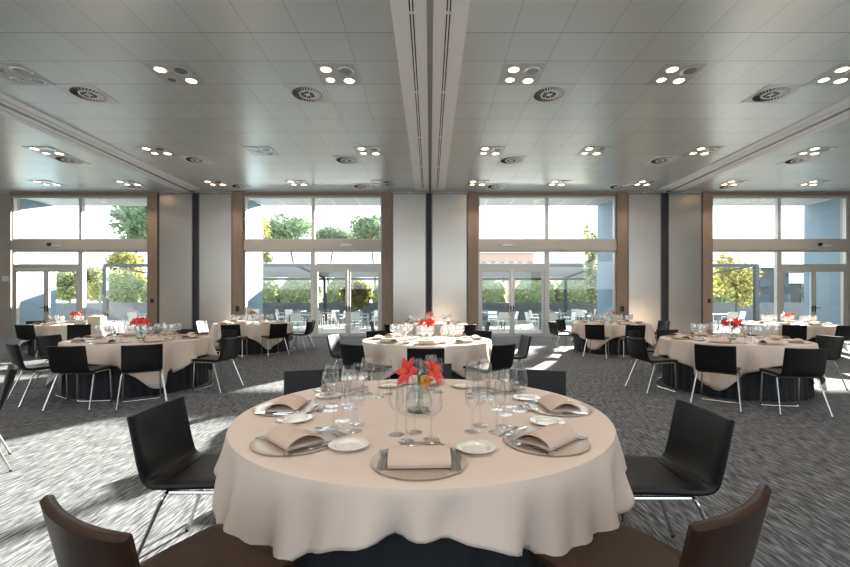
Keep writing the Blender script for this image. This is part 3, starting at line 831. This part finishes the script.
for k in range(14):
    x = -24+k*3.55+rnd.uniform(-.3, .3); y = 33.2+rnd.uniform(-.3, .3); zt = 1.6+rnd.uniform(.0, .3)
    r = empty('hedge_shrub', (x, y, -.3)); tag(r, '%s hedge shrub from the left behind the terrace planter' % ORD[k], 'shrub', 'hedge shrubs behind the terrace')
    bm = bmesh.new(); leaves(bm, 900, (0, 0, zt+.25), (1.8, 1.2, 2.15), .15, rnd, .6)
    link('foliage', bm, M['leafA'], r, smooth=False)
    bm = bmesh.new(); blob(bm, (0, 0, zt+.2), (1.62, .9, 1.75), rnd); link('foliage_core', bm, M['hedgecore'], r)
    link('trunk', tube_bm([(0, 0, .0), (.05, 0, .8)], .09), M['bark'], r)
def tree(x, y, zb, trunk, crowns, m, label, n=500, size=.2, cat='tree', base=-.3):
    if y < 30.6: base = -.02; trunk = [(trunk[0][0], trunk[0][1], -.02)]+list(trunk[1:])
    r = empty('tree' if 'pine' not in label else 'pine_tree', (x, y, base)); tag(r, label, cat, 'trees beyond the terrace')
    bm = bmesh.new()
    top = Vector(trunk[-1])
    tube(bm, fillet([Vector(p)-Vector((0, 0, base)) for p in trunk], .8), .16*size/.2, 8, taper=.5)
    for cx, cy, cz, rx, ry, rz in crowns:
        tube(bm, [top-Vector((0, 0, base+.5)), Vector((cx*.6+top.x*.4, cy*.6, (cz-rz*.3)*.6+top.z*.4-base)), Vector((cx, cy, cz-base))], .07*size/.2, 6, taper=.4)
    link('trunk', bm, M['bark'], r)
    bm = bmesh.new()
    for cx, cy, cz, rx, ry, rz in crowns: leaves(bm, n, (cx, cy, cz-base), (rx, ry, rz), size, rnd, .15)
    link('crown', bm, m, r, smooth=False)
# umbrella pines (px, at Y=45)
def at(px, y_px, Y): return (px-430)*Y/425, 1.35+(301-y_px)*Y/425
def pine(px, yt, yb, wpx, Y, lean, label, n=420):
    x, zt = at(px, yt, Y); _, zb = at(px, yb, Y); hw = wpx*Y/425/2; hh = (zt-zb)/2; cz = (zt+zb)/2
    cr = []
    for k in range(7):
        a = 2*PI*k/7; cr.append((hw*.6*math.cos(a), hw*.55*math.sin(a), cz-hh*.15+rnd.uniform(-.3, .3)*hh, hw*.45, hw*.45, hh*.62))
    cr.append((0, 0, cz+hh*.35, hw*.6, hw*.6, hh*.6))
    tree(x, Y, 0, [(lean, 0, -.3), (lean*.7, 0, zb*.5), (0, 0, cz-hh*.4)], cr, M['leafB'], label, n, .26)
pine(287, 210, 244, 52, 45, 1.5, 'umbrella pine seen through the second window, left of its mullion', 210)
pine(334, 226, 247, 44, 52, -1, 'umbrella pine with a low crown right of the mullion of the second window', 210)
pine(370, 212, 242, 40, 48, .8, 'umbrella pine with leaning trunk at the right of the second window', 210)
pine(172, 178, 252, 100, 40, 2.5, 'large pine reaching in at the top right of the far-left window', 900)
pine(70, 272, 290, 34, 62, 0, 'rounded dark pine low in the far-left window', 210)
def tree_px(px, yt, yb, wpx, Y, m, label, n=260, size=.13, k=6):
    x, zt = at(px, yt, Y); _, zb = at(px, yb, Y); hw = wpx*Y/425/2; cr = []
    for j in range(k):
        a = rnd.uniform(0, 6.28); t = (j+.5)/k
        cr.append((hw*.55*math.cos(a), hw*.5*math.sin(a), zb+(zt-zb)*(.12+.76*t), hw*.55*(1-.3*abs(t-.4)), hw*.5, (zt-zb)*.16+.15))
    tree(x, Y, 0, [(0, 0, -.3), (.1, 0, zb*.5), (0, 0, zb+(zt-zb)*.5)], cr, m, label, n, size)
tree_px(112, 250, 300, 56, 36, M['leafC'], 'yellow-green leafy tree filling the right of the far-left window', 520, .17, 9)
tree_px(80, 266, 300, 44, 40, M['leafA'], 'pale green tree beside the shaded wall in the far-left window', 500, .18, 8)
tree_px(262, 206, 296, 34, 36, M['leafC'], 'tall thin yellow-green tree at the left of the second window', 260, .15, 10)
tree_px(355, 282, 306, 34, 29.0, M['leafC'], 'bright leafy shrub behind the glass door of the second window', 420, .13, 6)
tree_px(591, 222, 304, 14, 21.6, M['leafA'], 'thin climbing tree beside the blue wall in the third window', 150, .12, 9)
tree_px(735, 252, 306, 42, 27.5, M['leafC'], 'yellow-green tree at the left of the far-right window', 330, .12, 9)
tree_px(783, 268, 292, 50, 50, M['leafB'], 'grey-green bare tree beyond the far-right window', 150, .2, 7)
tree_px(840, 255, 310, 60, 34, M['leafB'], 'dark tree at the right picture edge outside', 500, .2, 8)

# far buildings
def building(x0, x1, y, z1, m, label, rows, colsn, depth=8):
    r = empty('apartment_building', (x0, y, -.3)); tag(r, label, 'building', 'far buildings')
    link('wall', bx(0, x1-x0, 0, depth, 0, z1+.3), m, r, smooth=False)
    link('roof', bx(-.2, x1-x0+.2, -.2, depth, z1+.3, z1+.55), M['farwhite'], r, smooth=False)
    for i in range(rows):
        for j in range(colsn):
            w_ = (x1-x0)/colsn; a = j*w_+w_*.25; z = 1.5+i*(z1-1.5)/rows
            link('window', bx(a, a+w_*.5, -.05, .05, z, z+(z1-1.5)/rows*.55), M['farglass'], r, smooth=False)
building(22, 33, 78, 8.3, M['brick'], 'far reddish brick building seen in the third window, right half', 3, 5)
building(9.5, 20, 82, 10.6, M['brick'], 'far pinkish building seen above the doors of the third window', 3, 6)
building(27.2, 34.5, 38, 4.3, M['fargrey'], 'low dark grey building in the far-right window', 2, 4, 8)
tag(link('window_blind', bx(0, 2.4, -.12, -.06, 0, .95), M['farwhite'], loc=(32.0, 38, 2.9)), 'white roller blind on the dark grey building in the far-right window', 'blind')

# patio furniture
def patio_chair(m):
    r = empty('patio_chair')
    link('seat', bx(-.23, .23, -.22, .22, .43, .455, bev=.01), m, r)
    bm = bmesh.new(); rs = []
    for i in range(8):
        t = i/7; rs.append([(-.22, -.21-.08*t, .50+.36*t), (.22, -.21-.08*t, .50+.36*t), (.22, -.235-.08*t, .50+.36*t), (-.22, -.235-.08*t, .50+.36*t)])
    rings(bm, rs); link('backrest', bm, m, r)
    for sx in (-1, 1):
        link('leg', tube_bm([(sx*.21, .2, .43), (sx*.22, .22, 0)], .014, 6), m, r)
        link('leg', tube_bm([(sx*.21, -.29, .84), (sx*.21, -.21, .44), (sx*.22, -.25, 0)], .014, 6), m, r)
        link('armrest', tube_bm(fillet([(sx*.235, -.24, .62), (sx*.235, .18, .64), (sx*.22, .21, .43)], .04), .014, 6), m, r)
    return r
def patio_table(m):
    r = empty('patio_table')
    link('tabletop', bx(-.45, .45, -.45, .45, .715, .74, bev=.005), m, r)
    for sx in (-1, 1):
        for sy in (-1, 1): link('leg', bx(sx*.40-.025, sx*.40+.025, sy*.40-.025, sy*.40+.025, 0, .715), m, r)
    return r
pc = {0: patio_chair(M['patio']), 1: patio_chair(M['patiodark'])}; pt = patio_table(M['patiodark']); ptu = [0]; pcu = {0: 0, 1: 0}
PT = [(-6.0, 19.6), (-3.4, 20.6), (-5.6, 23.0), (-2.9, 24.2), (3.1, 20.4), (5.6, 19.6), (3.4, 23.8), (6.6, 23.4), (-13.5, 20.5), (14.2, 20.8), (-8.4, 26.5), (9, 26)]
PTN = ['near outdoor table left of the second window', 'outdoor table behind the second window door', 'middle outdoor table in the second window', 'rear outdoor table right of the second window', 'near outdoor table behind the third window', 'near outdoor table right of the third window', 'rear outdoor table behind the third window', 'rear outdoor table right of the third window', 'outdoor table outside the far-left window', 'outdoor table outside the far-right window', 'farthest outdoor table on the left', 'farthest outdoor table on the right']
for i, (x, y) in enumerate(PT):
    o = pt if not ptu[0] else copy_tree(pt); ptu[0] = 1
    o.location = (x, y, -.02); o.rotation_euler = (0, 0, rnd.uniform(-.15, .15)); win = 'left' if x < 0 else 'right'
    tag(o, 'grey square patio table: ' + PTN[i], 'table', 'patio tables outside, %s half' % win)
    for k in range(4):
        a = k*PI/2+rnd.uniform(-.25, .25); kk = 0 if rnd.random() < .62 else 1
        o = pc[kk] if not pcu[kk] else copy_tree(pc[kk]); pcu[kk] = 1
        d = .78+rnd.uniform(-.05, .15)
        o.location = (x+d*math.cos(a), y+d*math.sin(a), -.02); o.rotation_euler = (0, 0, a+PI/2)
        cl = ('white', 'dark grey')[kk]
        tag(o, '%s patio chair %s the %s' % (cl, ('right of', 'beyond', 'left of', 'in front of')[k], PTN[i]), 'chair', '%s patio chairs outside, %s half' % (cl, win))
